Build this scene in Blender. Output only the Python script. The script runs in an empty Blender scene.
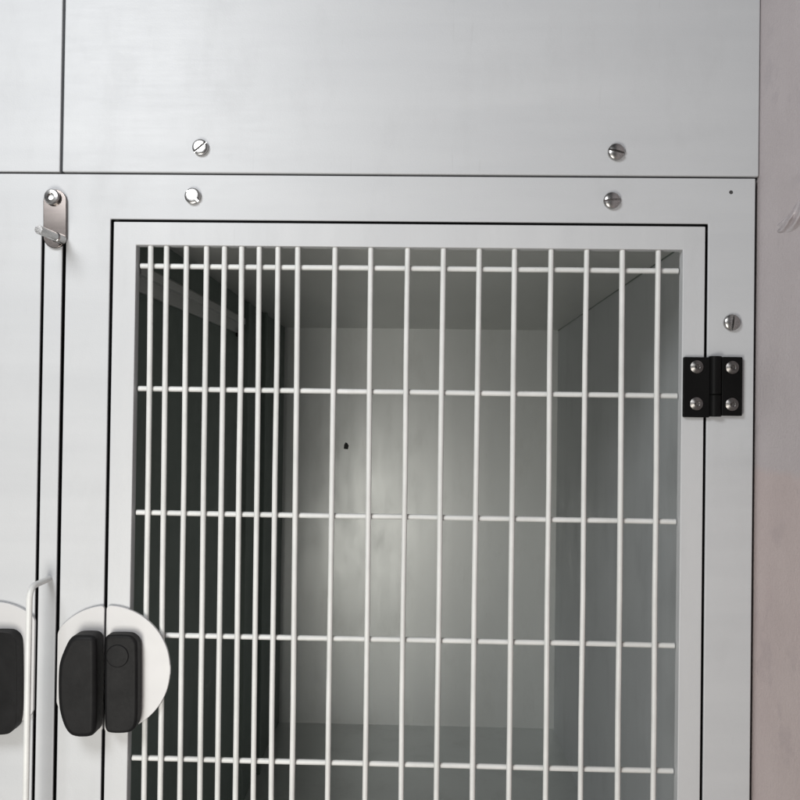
import bpy, bmesh, math, random
from mathutils import Vector, Matrix
random.seed(4)
PI = math.pi
S = bpy.context.scene
C = S.collection
rad = math.radians

# ------------------------------------------------------------------ camera
F, D = 900.0, 0.9
yw, pt, rl = rad(-1.5265), rad(0.6383), rad(-0.7874)
Ry = Matrix(((math.cos(yw), 0, math.sin(yw)), (0, 1, 0), (-math.sin(yw), 0, math.cos(yw))))
Rx = Matrix(((1, 0, 0), (0, math.cos(pt), -math.sin(pt)), (0, math.sin(pt), math.cos(pt))))
Rz = Matrix(((math.cos(rl), -math.sin(rl), 0), (math.sin(rl), math.cos(rl), 0), (0, 0, 1)))
R = Ry @ Rx @ Rz

def w(v):
    return Vector((v[0], v[2], -v[1]))

def at(px, py, Y=0.0):
    """point of the photograph carried out to the plane at depth Y (metres)"""
    d = w(R @ Vector((px - 400, py - 400, F)))
    return Vector((0, -D, 0)) + d * ((Y + D) / d.y)

cd = bpy.data.cameras.new('camera')
cam = bpy.data.objects.new('camera', cd)
C.objects.link(cam)
ax, ay, az = w(R @ Vector((1, 0, 0))), -w(R @ Vector((0, 1, 0))), -w(R @ Vector((0, 0, 1)))
m = Matrix((ax, ay, az)).transposed().to_4x4()
m.translation = Vector((0, -D, 0))
cam.matrix_world = m
cd.sensor_width = 36
cd.lens = 36 * F / 800
cd.clip_start = 0.02
cd.clip_end = 100
S.camera = cam

# ------------------------------------------------------------------ materials
def new_mat(name):
    mt = bpy.data.materials.new(name)
    mt.use_nodes = True
    nt = mt.node_tree
    return mt, nt, nt.nodes['Principled BSDF'], nt.nodes, nt.links

def coords(nd, lk, scale):
    tc = nd.new('ShaderNodeTexCoord')
    mp = nd.new('ShaderNodeMapping')
    mp.inputs['Scale'].default_value = scale
    lk.new(tc.outputs['Object'], mp.inputs['Vector'])
    return mp.outputs['Vector']

def noise(nd, lk, vec, scale, detail=4, rough=0.55):
    n = nd.new('ShaderNodeTexNoise')
    n.inputs['Scale'].default_value = scale
    n.inputs['Detail'].default_value = detail
    n.inputs['Roughness'].default_value = rough
    lk.new(vec, n.inputs['Vector'])
    return n.outputs['Fac']

def ramp(nd, lk, fac, a, b, p0=0.3, p1=0.7):
    r = nd.new('ShaderNodeValToRGB')
    r.color_ramp.elements[0].position = p0
    r.color_ramp.elements[1].position = p1
    r.color_ramp.elements[0].color = (*a, 1)
    r.color_ramp.elements[1].color = (*b, 1)
    lk.new(fac, r.inputs['Fac'])
    return r.outputs['Color']

def maprange(nd, lk, fac, a, b):
    r = nd.new('ShaderNodeMapRange')
    r.inputs['To Min'].default_value = a
    r.inputs['To Max'].default_value = b
    lk.new(fac, r.inputs['Value'])
    return r.outputs['Result']

def bump(nd, lk, bs, h, strength, dist):
    b = nd.new('ShaderNodeBump')
    b.inputs['Strength'].default_value = strength
    b.inputs['Distance'].default_value = dist
    lk.new(h, b.inputs['Height'])
    lk.new(b.outputs['Normal'], bs.inputs['Normal'])
    return b

def metal(name, ca, cb, metallic, r0, r1, streak=(1, 1, 1), bstr=0.15, bdist=0.0004, nscale=6, spec=0.5, wear=0.0, dirt=(.5, .48, .45), grain=0.0):
    mt, nt, bs, nd, lk = new_mat(name)
    v = coords(nd, lk, streak)
    v0 = coords(nd, lk, (1, 1, 1))
    n1 = noise(nd, lk, v, nscale, 5)
    n2 = noise(nd, lk, v, nscale * 7, 6, 0.65)
    col = ramp(nd, lk, n1, ca, cb)
    rgh = maprange(nd, lk, n2, r0, r1)
    if wear:
        # wiped-in smudges and sparse specks of dirt, fixed to the sheet
        sm = noise(nd, lk, coords(nd, lk, (1, 1, .45)), 17, 7, .68)
        spk = nd.new('ShaderNodeTexVoronoi'); spk.inputs['Scale'].default_value = 95; lk.new(v0, spk.inputs['Vector'])
        spm = nd.new('ShaderNodeMapRange')
        spm.inputs['From Min'].default_value = .035; spm.inputs['From Max'].default_value = .06
        spm.inputs['To Min'].default_value = 1; spm.inputs['To Max'].default_value = 0
        lk.new(spk.outputs['Distance'], spm.inputs['Value'])
        gate = nd.new('ShaderNodeMapRange')
        gate.inputs['From Min'].default_value = .56; gate.inputs['From Max'].default_value = .66
        lk.new(noise(nd, lk, v0, 11, 3), gate.inputs['Value'])
        sc = noise(nd, lk, coords(nd, lk, (14, 14, .9)), 16, 3, .5)
        scm = nd.new('ShaderNodeMapRange')
        scm.inputs['From Min'].default_value = .70; scm.inputs['From Max'].default_value = .74
        lk.new(sc, scm.inputs['Value'])
        mu = nd.new('ShaderNodeMath'); mu.operation = 'MULTIPLY'
        lk.new(spm.outputs['Result'], mu.inputs[0]); lk.new(gate.outputs['Result'], mu.inputs[1])
        smr = nd.new('ShaderNodeMapRange')
        smr.inputs['From Min'].default_value = .52; smr.inputs['From Max'].default_value = .78
        smr.inputs['To Max'].default_value = .55
        lk.new(sm, smr.inputs['Value'])
        add = nd.new('ShaderNodeMath'); add.operation = 'MAXIMUM'
        lk.new(mu.outputs[0], add.inputs[0]); lk.new(smr.outputs['Result'], add.inputs[1])
        add2 = nd.new('ShaderNodeMath'); add2.operation = 'MULTIPLY_ADD'
        lk.new(scm.outputs['Result'], add2.inputs[0]); add2.inputs[1].default_value = .35; lk.new(add.outputs[0], add2.inputs[2])
        sca = nd.new('ShaderNodeMath'); sca.operation = 'MULTIPLY'; sca.use_clamp = True
        lk.new(add2.outputs[0], sca.inputs[0]); sca.inputs[1].default_value = wear
        mx = nd.new('ShaderNodeMix'); mx.data_type = 'RGBA'
        lk.new(sca.outputs[0], mx.inputs['Factor']); lk.new(col, mx.inputs['A'])
        mx.inputs['B'].default_value = (ca[0] * dirt[0], ca[1] * dirt[1], ca[2] * dirt[2], 1)
        col = mx.outputs['Result']
        ra = nd.new('ShaderNodeMath'); ra.operation = 'MULTIPLY_ADD'; ra.use_clamp = True
        lk.new(sm, ra.inputs[0]); ra.inputs[1].default_value = .18; lk.new(rgh, ra.inputs[2])
        rgh = ra.outputs[0]
    lk.new(col, bs.inputs['Base Color'])
    lk.new(rgh, bs.inputs['Roughness'])
    bs.inputs['Metallic'].default_value = metallic
    bs.inputs['Specular IOR Level'].default_value = spec
    b1 = bump(nd, lk, bs, n2, bstr, bdist)
    if grain:
        g_ = noise(nd, lk, v0, 700, 2, .5)
        b2 = nd.new('ShaderNodeBump'); b2.inputs['Strength'].default_value = grain; b2.inputs['Distance'].default_value = .0003
        lk.new(g_, b2.inputs['Height']); lk.new(b1.outputs['Normal'], b2.inputs['Normal'])
        lk.new(b2.outputs['Normal'], bs.inputs['Normal'])
    return mt

M = {}
# silver-white powder coated sheet; faint draw lines run along the rails
M['sheet'] = metal('sheet', (.485, .497, .512), (.522, .534, .547), 0.0, .30, .46, (1, 1, 9), .12, .0003, 3, wear=.22, grain=.25)
M['stile'] = metal('stile', (.500, .511, .524), (.535, .545, .556), 0.0, .30, .46, (9, 1, 1), .12, .0003, 3, wear=.22, grain=.25)
M['wire'] = metal('wire', (.60, .61, .60), (.68, .685, .675), 0.0, .26, .42, (1, 1, 1), .45, .0006, 30, wear=.4)
M['inside'] = metal('inside', (.565, .585, .575), (.64, .66, .65), .6, .25, .31, (1, 1, .25), .05, .0006, 2.2, wear=.35)
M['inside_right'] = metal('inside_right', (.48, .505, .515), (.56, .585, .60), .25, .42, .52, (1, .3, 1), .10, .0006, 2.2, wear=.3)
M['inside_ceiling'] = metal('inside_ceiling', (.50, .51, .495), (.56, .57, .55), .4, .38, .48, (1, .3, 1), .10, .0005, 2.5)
M['inside_shaded'] = metal('inside_shaded', (.115, .145, .130), (.15, .18, .163), .4, .38, .5, (1, .4, 1), .1, .0005, 2.5, wear=.4)  # left wall's shade put into the colour: darker copy of the inside metal
M['rail'] = metal('rail', (.40, .41, .40), (.46, .47, .46), .4, .35, .45, (1, .3, 1), .1, .0004, 5)
M['steel'] = metal('steel', (.34, .335, .33), (.47, .46, .45), 1.0, .20, .36, (1, 1, 3), .15, .0003, 40)
M['dull_steel'] = metal('dull_steel', (.13, .125, .12), (.24, .23, .225), 1.0, .26, .42, (1, 1, 3), .3, .0003, 60)
M['latch_steel'] = metal('latch_steel', (.15, .132, .124), (.20, .178, .168), 1.0, .20, .27, (1, 1, 4), .015, .0001, 18)
M['black_coat'] = metal('black_coat', (.003, .003, .003), (.005, .005, .005), 0.0, .32, .5, (1, 1, 1), .2, .0003, 30, .12)
M['rubber'] = metal('rubber', (.006, .006, .0065), (.012, .012, .0125), 0.0, .42, .6, (1, 1, 1), .25, .0004, 45, .13)
M['gasket'] = metal('gasket', (.035, .036, .036), (.05, .05, .05), 0.0, .6, .8)
M['white_plate'] = metal('white_plate', (.53, .528, .53), (.565, .562, .565), 0.0, .34, .46, (1, 1, 1), .1, .0002, 10)

# side wall: old pinkish distemper with a tide line, blotches and a lifting patch
mt, nt, bs, nd, lk = new_mat('wall_paint')
v = coords(nd, lk, (1, 1, 1))
n1 = noise(nd, lk, v, 9, 6, .6)
n2 = noise(nd, lk, v, 60, 6, .6)
base = ramp(nd, lk, n1, (.455, .412, .420), (.495, .452, .460), .35, .68)
pink = ramp(nd, lk, n1, (.48, .405, .398), (.525, .45, .44), .35, .68)
sx = nd.new('ShaderNodeSeparateXYZ'); lk.new(v, sx.inputs[0])
ad = nd.new('ShaderNodeMath'); ad.operation = 'MULTIPLY_ADD'
lk.new(n1, ad.inputs[0]); ad.inputs[1].default_value = .03; lk.new(sx.outputs['Z'], ad.inputs[2])
mr = nd.new('ShaderNodeMapRange')
mr.inputs['From Min'].default_value = -.044; mr.inputs['From Max'].default_value = -.034
lk.new(ad.outputs[0], mr.inputs['Value'])
mx = nd.new('ShaderNodeMix'); mx.data_type = 'RGBA'
lk.new(mr.outputs['Result'], mx.inputs['Factor']); lk.new(pink, mx.inputs['A']); lk.new(base, mx.inputs['B'])
# small grey smears
sp = ramp(nd, lk, noise(nd, lk, v, 22, 3, .5), (1, 1, 1), (.92, .92, .93), .60, .68)
mm = nd.new('ShaderNodeMix'); mm.data_type = 'RGBA'; mm.blend_type = 'MULTIPLY'; mm.inputs['Factor'].default_value = 1
lk.new(mx.outputs['Result'], mm.inputs['A']); lk.new(sp, mm.inputs['B'])
lk.new(mm.outputs['Result'], bs.inputs['Base Color'])
bs.inputs['Roughness'].default_value = .62
bump(nd, lk, bs, noise(nd, lk, v, 260, 8, .75), .9, .0012)
M['wall'] = mt

mt, nt, bs, nd, lk = new_mat('film')
v = coords(nd, lk, (1, 1, 1))
lk.new(ramp(nd, lk, noise(nd, lk, v, 40, 5), (.40, .36, .37), (.46, .42, .43)), bs.inputs['Base Color'])
bs.inputs['Roughness'].default_value = .14
M['film'] = mt

mt, nt, bs, nd, lk = new_mat('floor_paint')
v = coords(nd, lk, (1, 1, 1))
lk.new(ramp(nd, lk, noise(nd, lk, v, 4, 6), (.26, .25, .24), (.34, .33, .32)), bs.inputs['Base Color'])
bs.inputs['Roughness'].default_value = .6
M['floor'] = mt

# ------------------------------------------------------------------ mesh helpers
def link(name, bm, mat, parent=None, bev=0.0, seg=3, smooth=False, ang=30):
    bmesh.ops.recalc_face_normals(bm, faces=bm.faces)
    me = bpy.data.meshes.new(name)
    bm.to_mesh(me); bm.free()
    me.materials.append(M[mat])
    o = bpy.data.objects.new(name, me)
    C.objects.link(o)
    if parent: o.parent = parent
    if smooth or bev:
        for p in me.polygons: p.use_smooth = True
        me.set_sharp_from_angle(angle=rad(ang))
    if bev:
        b = o.modifiers.new('bevel', 'BEVEL')
        b.width = bev; b.segments = seg; b.limit_method = 'ANGLE'; b.angle_limit = rad(35)
        b.harden_normals = True
    return o

def box(bm, x0, x1, y0, y1, z0, z1):
    vs = [bm.verts.new((x, y, z)) for x in (x0, x1) for y in (y0, y1) for z in (z0, z1)]
    for f in ((0, 1, 3, 2), (4, 6, 7, 5), (0, 4, 5, 1), (2, 3, 7, 6), (0, 2, 6, 4), (1, 5, 7, 3)):
        bm.faces.new([vs[i] for i in f])

def prism(bm, pts, y0, y1):
    """outline (x, z) given real thickness between depths y0 and y1"""
    a = [bm.verts.new((p[0], y0, p[1])) for p in pts]
    b = [bm.verts.new((p[0], y1, p[1])) for p in pts]
    bm.faces.new(a); bm.faces.new(b[::-1])
    n = len(pts)
    for i in range(n):
        bm.faces.new((a[i], b[i], b[(i + 1) % n], a[(i + 1) % n]))

def lathe(bm, prof, n=32, mat=Matrix()):
    """prof: (radius, height) pairs turned about local z"""
    rings = []
    for r, h in prof:
        if r < 1e-7:
            rings.append([bm.verts.new(mat @ Vector((0, 0, h)))])
        else:
            rings.append([bm.verts.new(mat @ Vector((r * math.cos(2 * PI * k / n), r * math.sin(2 * PI * k / n), h))) for k in range(n)])
    for A, B in zip(rings, rings[1:]):
        for k in range(n):
            k2 = (k + 1) % n
            q = [A[k % len(A)], A[k2 % len(A)], B[k2 % len(B)], B[k % len(B)]]
            u = []
            for t in q:
                if t not in u: u.append(t)
            if len(u) > 2: bm.faces.new(u)

def tube(bm, pts, r, n=16, cap=True):
    pts = [Vector(p) for p in pts]
    rings = []
    u = None
    for i, p in enumerate(pts):
        a = pts[max(i - 1, 0)]; b = pts[min(i + 1, len(pts) - 1)]
        t = (b - a).normalized()
        if u is None: u = t.cross(Vector((.3, .1, .2)).normalized())
        u = (u - t * u.dot(t)).normalized(); vv = t.cross(u)
        rings.append([bm.verts.new(p + r * (math.cos(2 * PI * k / n) * u + math.sin(2 * PI * k / n) * vv)) for k in range(n)])
    for A, B in zip(rings, rings[1:]):
        for k in range(n):
            bm.faces.new((A[k], A[(k + 1) % n], B[(k + 1) % n], B[k]))
    if cap:
        bm.faces.new(rings[0]); bm.faces.new(rings[-1][::-1])

FRONT = Matrix.Rotation(PI / 2, 4, 'X')            # local +z turned towards the viewer (-Y)

def empty(name, loc, label, cat, group=None):
    o = bpy.data.objects.new(name, None)
    C.objects.link(o)
    o.location = loc
    o.empty_display_size = .05
    o['label'] = label; o['category'] = cat
    if group: o['group'] = group
    return o

def screw(px, py, y, parent, ang, r=.0083, h=.0042, dome=.0014):
    """slotted pan head: a low disc with two domed halves on it, the slot between them"""
    p = at(px, py, y - h * .6)
    bm = bmesh.new()
    hb = h * .55
    lathe(bm, [(0, 0), (r * .99, 0), (r, hb * .2), (r, hb), (0, hb)], 48)
    prof = [(0, hb - .0004), (r * .997, hb - .0004), (r * .997, h * .78), (r * .95, h * .93), (r * .85, h + dome * .15), (r * .6, h + dome * .6), (r * .3, h + dome * .9), (0, h + dome)]
    for sgn in (1, -1):
        hb_ = bmesh.new()
        lathe(hb_, prof, 48)
        bmesh.ops.recalc_face_normals(hb_, faces=hb_.faces)
        g_ = bmesh.ops.bisect_plane(hb_, geom=hb_.verts[:] + hb_.edges[:] + hb_.faces[:], plane_co=(0, sgn * r * .13, 0), plane_no=(0, -sgn, 0), clear_outer=True)
        bmesh.ops.holes_fill(hb_, edges=[e for e in hb_.edges if e.is_boundary], sides=0)
        me = bpy.data.meshes.new('half'); hb_.to_mesh(me); hb_.free()
        bm.from_mesh(me); bpy.data.meshes.remove(me)
    o = link('screw', bm, 'steel', parent, smooth=True, ang=32)
    o.matrix_basis = Matrix.Translation((p.x, y, p.z)) @ FRONT @ Matrix.Rotation(rad(ang), 4, 'Z')
    return o

# ------------------------------------------------------------------ dimensions (metres, read off the photograph)
SEAM = .2356
TOP = .62
BOT = -.78
XR = .3262                       # right edge of the cage front
DX0, DX1 = -.3158, .2772         # door
DZ1 = .1864
GX0, GX1 = -.3193, .2802         # opening in the frame
GZ1 = .1892
IX0, IX1 = at(133.7, 400).x, at(681.3, 400).x      # door aperture
IZ1 = .1630
WL, WR = -.305, .288             # inner faces of the side walls
YB = 1.05
s1a, s1b = at(40.2, 400).x - .0017, at(40.2, 400).x + .0014
s2a, s2b = at(61.3, 400).x - .0018, at(61.3, 400).x + .0018

# ------------------------------------------------------------------ the cage
cage = empty('pet_cage', (0, 0, BOT), 'silver white metal animal cage with a barred door and black hinge, below the horizontal seam', 'cage')
cage_inv = Matrix.Translation((0, 0, -BOT))
def P(o):
    return o

def link_c(name, bm, mat, bev=0, **k):
    o = link(name, bm, mat, cage, bev, **k)
    o.matrix_parent_inverse = cage_inv
    return o

T = .0125
bm = bmesh.new()
outline = [(-.95, SEAM - .0009), (XR, SEAM - .0009), (XR, BOT), (GX1, BOT), (GX1, GZ1), (GX0, GZ1), (GX0, BOT),
           (s2b, BOT), (s2b, .1905), (s2a, .1905), (s2a, BOT), (s1b, BOT), (s1b, .176), (s1a, .176), (s1a, BOT), (-.95, BOT)]
prism(bm, outline, 0, .0032)
front = link_c('front_frame', bm, 'sheet', .0010)

# rubber stop behind the door gap and behind the slots
bm = bmesh.new()
box(bm, GX0 - .014, GX0 + .012, T + .0005, .021, BOT, GZ1 + .006)
box(bm, GX1 - .012, GX1 + .014, T + .0005, .021, BOT, GZ1 + .006)
box(bm, GX0 + .012, GX1 - .012, T + .0005, .021, GZ1 - .010, GZ1 + .006)
link_c('door_stop', bm, 'gasket')
bm = bmesh.new()
box(bm, s1a - .012, s2b + .008, T + .0005, .021, BOT, .215)
link_c('post_backing', bm, 'gasket')

# walls of the compartment
y0 = .0225
bm = bmesh.new(); box(bm, -.40, WL, y0, YB + .02, BOT, .226); link_c('side_panel', bm, 'inside_shaded')
bm = bmesh.new(); box(bm, WR, XR - .002, y0, YB + .02, BOT, .226); link_c('side_panel', bm, 'inside_right')
bm = bmesh.new(); box(bm, WL, WR, YB, YB + .02, BOT + .002, .226); link_c('back_panel', bm, 'inside')
bm = bmesh.new()
vs = [bm.verts.new(c) for c in ((WL, y0, .190), (WR, y0, .190), (WR, YB, .1765), (WL, YB, .1765), (WL, y0, .226), (WR, y0, .226), (WR, YB, .226), (WL, YB, .226))]
for f in ((0, 1, 2, 3), (4, 7, 6, 5), (0, 4, 5, 1), (1, 5, 6, 2), (2, 6, 7, 3), (3, 7, 4, 0)): bm.faces.new([vs[i] for i in f])
link_c('ceiling_panel', bm, 'inside_ceiling')
bm = bmesh.new(); box(bm, WL, WR, y0, YB, -.70, -.68); link_c('floor_tray', bm, 'inside')
# dark strip painting the shadow line along the right ceiling seam
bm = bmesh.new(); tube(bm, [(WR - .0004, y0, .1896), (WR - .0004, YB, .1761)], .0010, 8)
link_c('seam_shade_strip', bm, 'inside_shaded')
# rail on the left wall with its end stop
bm = bmesh.new()
prism(bm, [(0, 0)] * 0 or [(WL, .121), (WL + .004, .121), (WL + .004, .1365), (WL + .011, .1365), (WL + .011, .146), (WL, .153)], y0, .565)
rail = link_c('divider_rail', bm, 'rail', .0006)
bm = bmesh.new(); lathe(bm, [(0, 0), (.007, 0), (.008, .003), (.008, .008), (.006, .011), (0, .012)], 24, Matrix.Translation((WL + .0005, .548, .122)) @ Matrix.Rotation(PI / 2, 4, 'Y'))
link_c('rail_stop', bm, 'rubber', smooth=True)
# upright channel toward the back of the left wall
bm = bmesh.new(); box(bm, WL, WL + .010, .60, .612, -.68, .178); box(bm, WL, WL + .010, .77, .782, -.68, .178); box(bm, WL, WL + .002, .612, .77, -.68, .178)
link_c('divider_channel', bm, 'inside_shaded', .0008)
# chip in the back wall
p = at(346, 446, YB)
bm = bmesh.new()
prism(bm, [(p.x - .005, p.z - .006), (p.x + .004, p.z - .007), (p.x + .006, p.z + .001), (p.x + .003, p.z + .006), (p.x - .001, p.z + .008), (p.x - .004, p.z + .003)], YB - .0006, YB + .001)
link_c('dark_plug', bm, 'gasket')
# pilot hole upper right
bm = bmesh.new(); p = at(731, 192.3)
lathe(bm, [(0, 0), (.0019, 0), (.0017, .0004), (0, .0004)], 20, Matrix.Translation((p.x, 0, p.z)) @ FRONT)
link_c('rivet_hole', bm, 'gasket')

# ---- door
door = bmesh.new()
g = .00012
x0, x1, z1 = DX0, DX1, DZ1
FD = .013
YD = -.0006
zb = BOT + .004
prism(door, [(x0, zb), (x0, z1), (x1, z1), (x1, zb), (IX1, zb), (IX1, IZ1), (IX0, IZ1), (IX0, zb)], YD, YD + FD)
door = link_c('door', door, 'stile', .0009)
door_c = door
def link_d(name, bm, mat, **k):
    o = link(name, bm, mat, door_c, **k)
    return o
rb = .00275
ybar = .0046
vtop = IZ1
vxs = [149, 165, 185, 205, 223.3, 240.3, 257.7, 277, 297, 334, 370.3, 407, 443, 479, 515, 551, 587, 623, 659]
botx = [145.5, 161.3, 181, 201, 219, 237, 255, 272.6, 293.6, 329.6, 367, 403, 438.6, 474.5, 511, 548, 583, 620, 656]
rnd = random.Random(7)
for a, b in zip(vxs, botx):
    pa, pb = at(a, 266), at(b, 640)
    X = (pa.x + pb.x) / 2
    sl = (pb.x - pa.x) / (pb.z - pa.z) * .6
    bm = bmesh.new()
    pts = []
    for k in range(9):
        z = (vtop + .006) + (zb - vtop - .006) * k / 8
        pts.append((X + sl * (z + .05) + rnd.uniform(-.00035, .00035), ybar - .0002 + rnd.uniform(-.0002, .0002), z))
    pts[0] = (pts[0][0], YD + .0044, pts[0][2])
    tube(bm, pts, rb * rnd.uniform(.97, 1.04), 20)
    link_d('bar', bm, 'wire', smooth=True, ang=60)
rows = [(263.2, 271.0), (388.2, 395.8), (513.2, 523.0), (636.0, 648.5)]
zr = []
for l, r_ in rows: zr.append(((at(136, l).z + at(680, r_).z) / 2))
st = (zr[0] - zr[3]) / 3
for k in range(4, 7): zr.append(zr[3] - st * (k - 3))
for z in zr:
    bm = bmesh.new()
    pts = [(IX0 + .002 + (IX1 - IX0 - .004) * k / 10, ybar + .0047 + rnd.uniform(-.0002, .0002), z + rnd.uniform(-.0002, .0002)) for k in range(11)]
    tube(bm, pts, rb * 1.0, 20)
    # weld ends as small rounded beads
    link_d('crossbar', bm, 'wire', smooth=True, ang=60)

# ---- screws in the cage front
screw(192.6, 196, 0, cage, -42, r=.0080, h=.0046, dome=.0004).matrix_parent_inverse = cage_inv
screw(612, 200.5, 0, cage, 4, r=.0083, dome=.0018).matrix_parent_inverse = cage_inv
screw(732, 322.5, 0, cage, 84, r=.0081, dome=.0018).matrix_parent_inverse = cage_inv

# ---- black hinge
def rounded(x0, x1, z0, z1, r, n=6):
    out = []
    for cx, cz, a0 in ((x1 - r, z1 - r, 0), (x0 + r, z1 - r, 90), (x0 + r, z0 + r, 180), (x1 - r, z0 + r, 270)):
        for k in range(n + 1):
            a = rad(a0 + 90 * k / n)
            out.append((cx + r * math.cos(a), cz + r * math.sin(a)))
    return out
hy = -.0052
a = at(684.0, 356.3, hy); b = at(742.3, 418.5, hy)
c1, c2 = at(709.5, 380, hy).x, at(722.5, 380, hy).x
bm = bmesh.new()
prism(bm, rounded(a.x, c1 + .0005, b.z + .0005, a.z - .0006, .0012), hy, -.0007)
hinge = link_c('hinge', bm, 'black_coat', .0009)
bm = bmesh.new(); prism(bm, rounded(c2 - .0005, b.x, b.z + .0024, a.z, .0012), hy, -.0002); link('hinge_leaf', bm, 'black_coat', hinge, .0009)
bm = bmesh.new()
cx = (c1 + c2) / 2; rr = (c2 - c1) / 2
for (zz0, zz1, k) in ((b.z + .0014, a.z - (a.z - b.z) * .62, 1), (a.z - (a.z - b.z) * .615, a.z + .0006, 1.0)):
    lathe(bm, [(0, zz0), (rr * .9, zz0), (rr, zz0 + .0006), (rr, zz1 - .0006), (rr * .9, zz1), (0, zz1)], 32, Matrix.Translation((cx, hy + .0030, 0)))
link('hinge_knuckle', bm, 'black_coat', hinge, smooth=True, ang=40)
for px, py in ((697, 366.8), (732.6, 367.4), (696.6, 403.8), (732.2, 404.4)):
    p = at(px, py, hy - .001)
    bm = bmesh.new()
    r = .0066
    lathe(bm, [(r, 0), (r * .96, .0010), (r * .70, .0020), (r * .42, .0027), (r * .36, .0024), (r * .33, .0008), (0, .0006)], 32, Matrix.Translation((p.x, hy, p.z)) @ FRONT)
    lathe(bm, [(r * .15, .0006), (r * .13, .002), (0, .0022)], 16, Matrix.Translation((p.x, hy, p.z)) @ FRONT)
    link('screw', bm, 'dull_steel', hinge, smooth=True, ang=35)

# ---- steel latch tab with a peg, above the slots
ly = -.0042
c = at(54.6, 200.8, ly); e = at(54.6, 236.3, ly)
rr = .0117
pts = [(c.x + rr * math.cos(rad(t)), c.z + rr * math.sin(rad(t))) for t in range(0, 181, 10)] + \
      [(e.x + rr * math.cos(rad(t)), e.z + rr * math.sin(rad(t))) for t in range(180, 361, 10)]
bm = bmesh.new(); prism(bm, pts, ly, -.0008)
latch = link_c('latch_tab', bm, 'latch_steel', .0006)
bm = bmesh.new(); q = at(52.5, 197.5, ly)
lathe(bm, [(.0078, 0), (.0080, .001), (.0079, .0035), (.0066, .0052), (.0036, .0058), (.0034, .0030), (0, .0026)], 36, Matrix.Translation((q.x + .0006, ly, q.z)) @ FRONT)
link('latch_screw', bm, 'steel', latch, smooth=True, ang=35)
bm = bmesh.new(); q = at(61.5, 239.5, ly)
mt_ = Matrix.Translation((q.x, ly, q.z)) @ Matrix.Rotation(rad(-2), 4, 'Z') @ FRONT
lathe(bm, [(.0050, 0), (.0050, .013), (.0044, .0136), (.0036, .0140), (.0036, .0155), (.0042, .016), (.0042, .049), (.0038, .0502), (0, .0503)], 28, mt_)
link('peg', bm, 'steel', latch, smooth=True, ang=35)

# ---- rod handle on the centre post
b0 = at(49.5, 578.5)
pts = [Vector((b0.x, .002, b0.z)), Vector((b0.x, -.030, b0.z))]
for k in range(0, 9):
    t = rad(90 * k / 8); r = .012
    pts.append(Vector((b0.x, -.034 - r * math.sin(t), b0.z - r + r * math.cos(t))))
low = b0.z - .26
pts.append(Vector((b0.x, -.046, low + .012)))
for k in range(1, 9):
    t = rad(90 * k / 8); r = .012
    pts.append(Vector((b0.x, -.046 + r - r * math.cos(t), low + .012 - r * math.sin(t))))
pts += [Vector((b0.x, .002, low))]
bm = bmesh.new(); tube(bm, pts, .0030, 20)
link_c('handle', bm, 'wire', smooth=True, ang=50)

# ---- paddle locks: a white plate in two halves, each carrying a black grip
def arcplate(cx, cz, R_, xa, xb, ra=.004):
    """part of a disc between x = xa and x = xb"""
    pts = []
    n = 40
    for k in range(n + 1):
        x = xa + (xb - xa) * (1 - math.cos(PI * k / n)) / 2
        d = max(R_ * R_ - (x - cx) ** 2, 0)
        z = math.sqrt(d)
        e = min(x - xa, xb - x)
        if e < ra and z > ra: z -= ra - math.sqrt(max(ra * ra - (ra - e) ** 2, 0))
        pts.append((x, z))
    out = [(x, cz + z) for x, z in pts]
    out += [(x, cz - z) for x, z in reversed(pts)]
    res = []
    for q in out:
        if not res or (Vector(q) - Vector(res[-1])).length > 1e-5: res.append(q)
    if (Vector(res[0]) - Vector(res[-1])).length < 1e-5: res.pop()
    return res

py_ = -.0050
cc = at(107.5, 669, py_)
RR = .0632
xl = at(57.2, 650, py_).x; xm0 = at(103.6, 650, py_).x; xm1 = at(105.6, 650, py_).x
def smooth_outline(pts): return pts

def grip(parent, outline, y_front, y_back, btn=None):
    for _ in range(2):                      # round the outline off
        q = []
        for i in range(len(outline)):
            a_, b_ = outline[i], outline[(i + 1) % len(outline)]
            q += [(a_[0] * .75 + b_[0] * .25, a_[1] * .75 + b_[1] * .25), (a_[0] * .25 + b_[0] * .75, a_[1] * .25 + b_[1] * .75)]
        outline = q
    bm = bmesh.new(); prism(bm, outline, y_front, y_back)
    gobj = link('grip', bm, 'rubber', parent, .0055, seg=6)
    if btn:
        bm = bmesh.new()
        lathe(bm, [(btn[2], -.004), (btn[2], .0002), (btn[2] * .93, .0010), (btn[2] * .8, .0011), (0, .0009)], 40, Matrix.Translation((btn[0], y_front, btn[1])) @ FRONT)
        link('button', bm, 'rubber', gobj, smooth=True, ang=35)
    return gobj

bm = bmesh.new(); prism(bm, arcplate(cc.x, cc.z, RR, xl, xm0), py_, -.0012)
plL = link_c('lock_plate', bm, 'white_plate', .0007)
bm = bmesh.new(); prism(bm, arcplate(cc.x, cc.z, RR, xm1, cc.x + RR), py_, -.0014)
plR = link_c('lock_plate', bm, 'white_plate', .0007)
yg = -.021
def px_out(lst, y):
    return [(at(a_, b_, y).x, at(a_, b_, y).z) for a_, b_ in lst]
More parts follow.
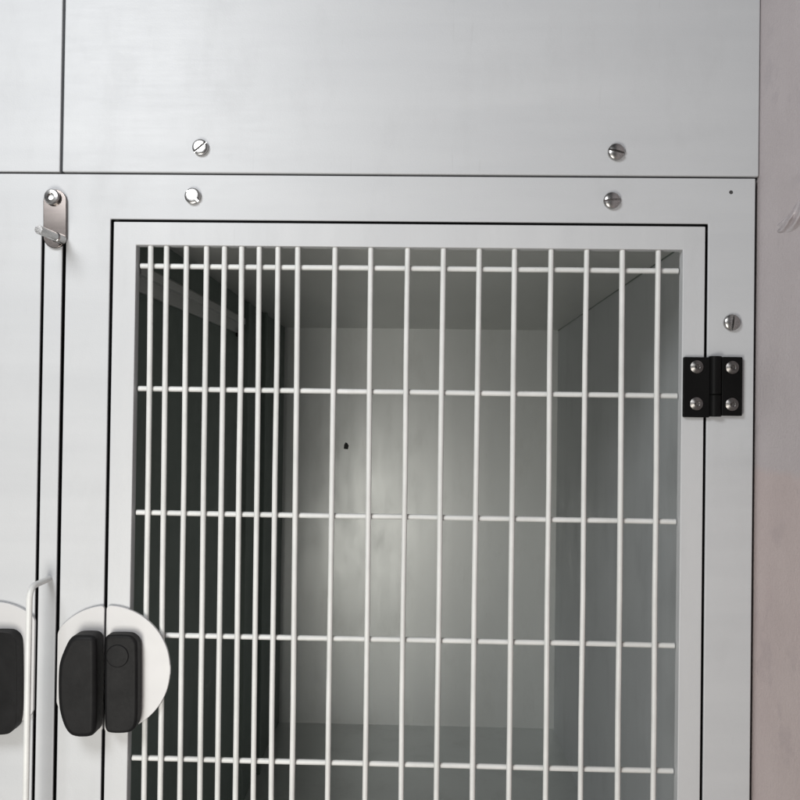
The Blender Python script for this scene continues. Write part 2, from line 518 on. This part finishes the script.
# right grip
ol = px_out([(104, 640), (105.5, 636.5), (109, 635), (126, 635), (131.5, 636.5), (135.5, 640.5), (137.2, 646), (137.2, 704), (136.5, 724), (133, 731), (126, 734), (109, 734), (105, 731), (103.6, 724)], yg)
bc = at(117.5, 656, yg)
g1 = grip(plR, ol, yg, py_ + .0004, (bc.x, bc.z, .0112))
yl = -.030
ol = px_out([(95.5, 643), (94.5, 638.5), (91, 636), (84, 635.6), (75, 635.8), (70.5, 637.5), (67, 641.5), (63, 650), (59, 660), (56.8, 671), (56.8, 704), (60, 720), (65, 732), (72, 738), (86, 738.5), (93, 736), (95.5, 728)], yl)
g2 = grip(plL, ol, yl, py_ + .0004)
# the lock of the left-hand compartment (its right half is what the photo shows)
c3 = at(-7, 665, py_)
xr3 = at(34.2, 650, py_).x
bm = bmesh.new(); prism(bm, arcplate(c3.x, c3.z, RR, c3.x - .001, xr3), py_, -.0012)
pl3 = link_c('lock_plate', bm, 'white_plate', .0007)
ol = px_out([(-19, 635), (-17, 632.6), (5, 632.4), (10, 634), (14.5, 638.5), (16.5, 645), (16.7, 704), (15.5, 726), (11, 733), (4, 735), (-17, 735), (-19, 732)], yg)
g3 = grip(pl3, ol, yg, py_ + .0004)

# ------------------------------------------------------------------ the cages above the seam
sp_ = at(61.3, 150).x
up = empty('pet_cage', (0, 0, SEAM), 'upper cage front with two round screws, resting on the barred cage', 'cage')
ui = Matrix.Translation((0, 0, -SEAM))
bm = bmesh.new(); prism(bm, [(sp_ + .0016, SEAM + .0009), (.3292, SEAM + .0009), (.3292, TOP), (sp_ + .0016, TOP)], -.0008, T)
o = link('front_frame', bm, 'sheet', up, .0015); o.matrix_parent_inverse = ui
bm = bmesh.new(); box(bm, sp_ + .0016, .326, T + .0005, YB, SEAM + .0015, TOP); o = link('cage_body', bm, 'inside_shaded', up); o.matrix_parent_inverse = ui
screw(200.3, 147.3, -.0008, up, 40, r=.0080, h=.0046, dome=.0004).matrix_parent_inverse = ui
screw(616.3, 151.8, -.0008, up, -14, r=.0083, dome=.0018).matrix_parent_inverse = ui
ul = empty('pet_cage', (-.6, 0, SEAM), 'plain pale upper cage front in the top left corner, left of the dark vertical gap', 'cage')
ui2 = Matrix.Translation((.6, 0, -SEAM))
bm = bmesh.new(); prism(bm, [(-.95, SEAM + .0009), (sp_ - .0012, SEAM + .0009), (sp_ - .0012, TOP), (-.95, TOP)], -.0004, T)
o = link('front_frame', bm, 'sheet', ul, .0012); o.matrix_parent_inverse = ui2
bm = bmesh.new(); box(bm, -.95, sp_ - .0012, T + .0005, YB, SEAM + .0015, TOP); o = link('cage_body', bm, 'inside_shaded', ul); o.matrix_parent_inverse = ui2
bm = bmesh.new(); box(bm, sp_ - .0012, sp_ + .0016, T - .002, .03, SEAM + .0015, TOP); o = link('gap_filler', bm, 'gasket', ul); o.matrix_parent_inverse = ui2

# ------------------------------------------------------------------ the setting
def struct(name, bm, mat, **k):
    o = link(name, bm, mat, None, **k); o['kind'] = 'structure'; return o
WX = .3298
bm = bmesh.new()
box(bm, WX, WX + .12, -2.2, 1.3, BOT - .02, 1.4)
wl = link('wall', bm, 'wall'); wl['label'] = 'worn pinkish grey painted wall to the right of the cages'; wl['category'] = 'wall'
bm = bmesh.new(); box(bm, -3, 3, -3, 3, BOT - .06, BOT - .02); struct('floor', bm, 'floor')

# crumpled clear film stuck on the wall, near the right edge of the photo
bm = bmesh.new()
fr = random.Random(3)
def wp(px, py, lift):
    d = w(R @ Vector((px - 400, py - 400, F)))
    t = (WX - lift) / d.x
    return Vector((0, -D, 0)) + d * t
N = 14
grid = []
for i in range(N + 1):
    row = []
    for j in range(N + 1):
        u, v_ = i / N, j / N
        px = 776 + 40 * u
        ctr = 229 - 34 * u ** 1.5
        half = 4 + 20 * u
        py = ctr + half * (v_ * 2 - 1) + fr.uniform(-.4, .4)
        edge = min(u * 4, (1 - u) * 4, v_ * 3, (1 - v_) * 3, 1)
        lift = -.0008 + edge * (.0018 + .0045 * math.sin(9 * u + 5 * v_) ** 2 + fr.uniform(0, .0008))
        row.append(bm.verts.new(wp(px, py, lift)))
    grid.append(row)
for i in range(N):
    for j in range(N):
        bm.faces.new((grid[i][j], grid[i + 1][j], grid[i + 1][j + 1], grid[i][j + 1]))
fo = link('tape', bm, 'film', smooth=True, ang=80)
so = fo.modifiers.new('thick', 'SOLIDIFY'); so.thickness = .0004; so.offset = 1
sb = fo.modifiers.new('soft', 'SUBSURF'); sb.levels = 1; sb.render_levels = 2
fo['label'] = 'crumpled shiny scrap of tape stuck on the pinkish wall'; fo['category'] = 'tape'

# ------------------------------------------------------------------ light
def area(name, loc, target, size, power, col, sy=None):
    l = bpy.data.lights.new(name, 'AREA')
    l.shape = 'RECTANGLE'; l.size = size; l.size_y = sy or size
    l.energy = power; l.color = col
    o = bpy.data.objects.new(name, l); C.objects.link(o)
    o.location = loc
    o.rotation_euler = (Vector(target) - Vector(loc)).to_track_quat('-Z', 'Y').to_euler()
    return o
area('window_light', (-.39, -1.0, -.46), (-.20, .2, -.15), .30, 8.4, (1, .968, .90), .45)
area('upper_fill', (-.56, -.92, .62), (-.24, 0, 0), .40, 10, (.97, .985, 1))  # unseen fill lamp added from the upper left to brighten the front

W = bpy.data.worlds.new('World'); S.world = W
W.use_nodes = True
nt = W.node_tree
bg = nt.nodes['Background']
tc = nt.nodes.new('ShaderNodeTexCoord')
nz = nt.nodes.new('ShaderNodeTexNoise'); nz.inputs['Scale'].default_value = 1.7; nz.inputs['Detail'].default_value = 2
cr = nt.nodes.new('ShaderNodeValToRGB')
cr.color_ramp.elements[0].position = .38; cr.color_ramp.elements[0].color = (.06, .06, .065, 1)
cr.color_ramp.elements[1].position = .66; cr.color_ramp.elements[1].color = (.50, .51, .54, 1)
nt.links.new(tc.outputs['Generated'], nz.inputs['Vector']); nt.links.new(nz.outputs['Fac'], cr.inputs['Fac'])
nt.links.new(cr.outputs['Color'], bg.inputs['Color'])
bg.inputs['Strength'].default_value = .28

S.render.engine = 'CYCLES'
S.view_settings.view_transform = 'Standard'
S.view_settings.look = 'None'
S.view_settings.exposure = 0
S.view_settings.gamma = 1
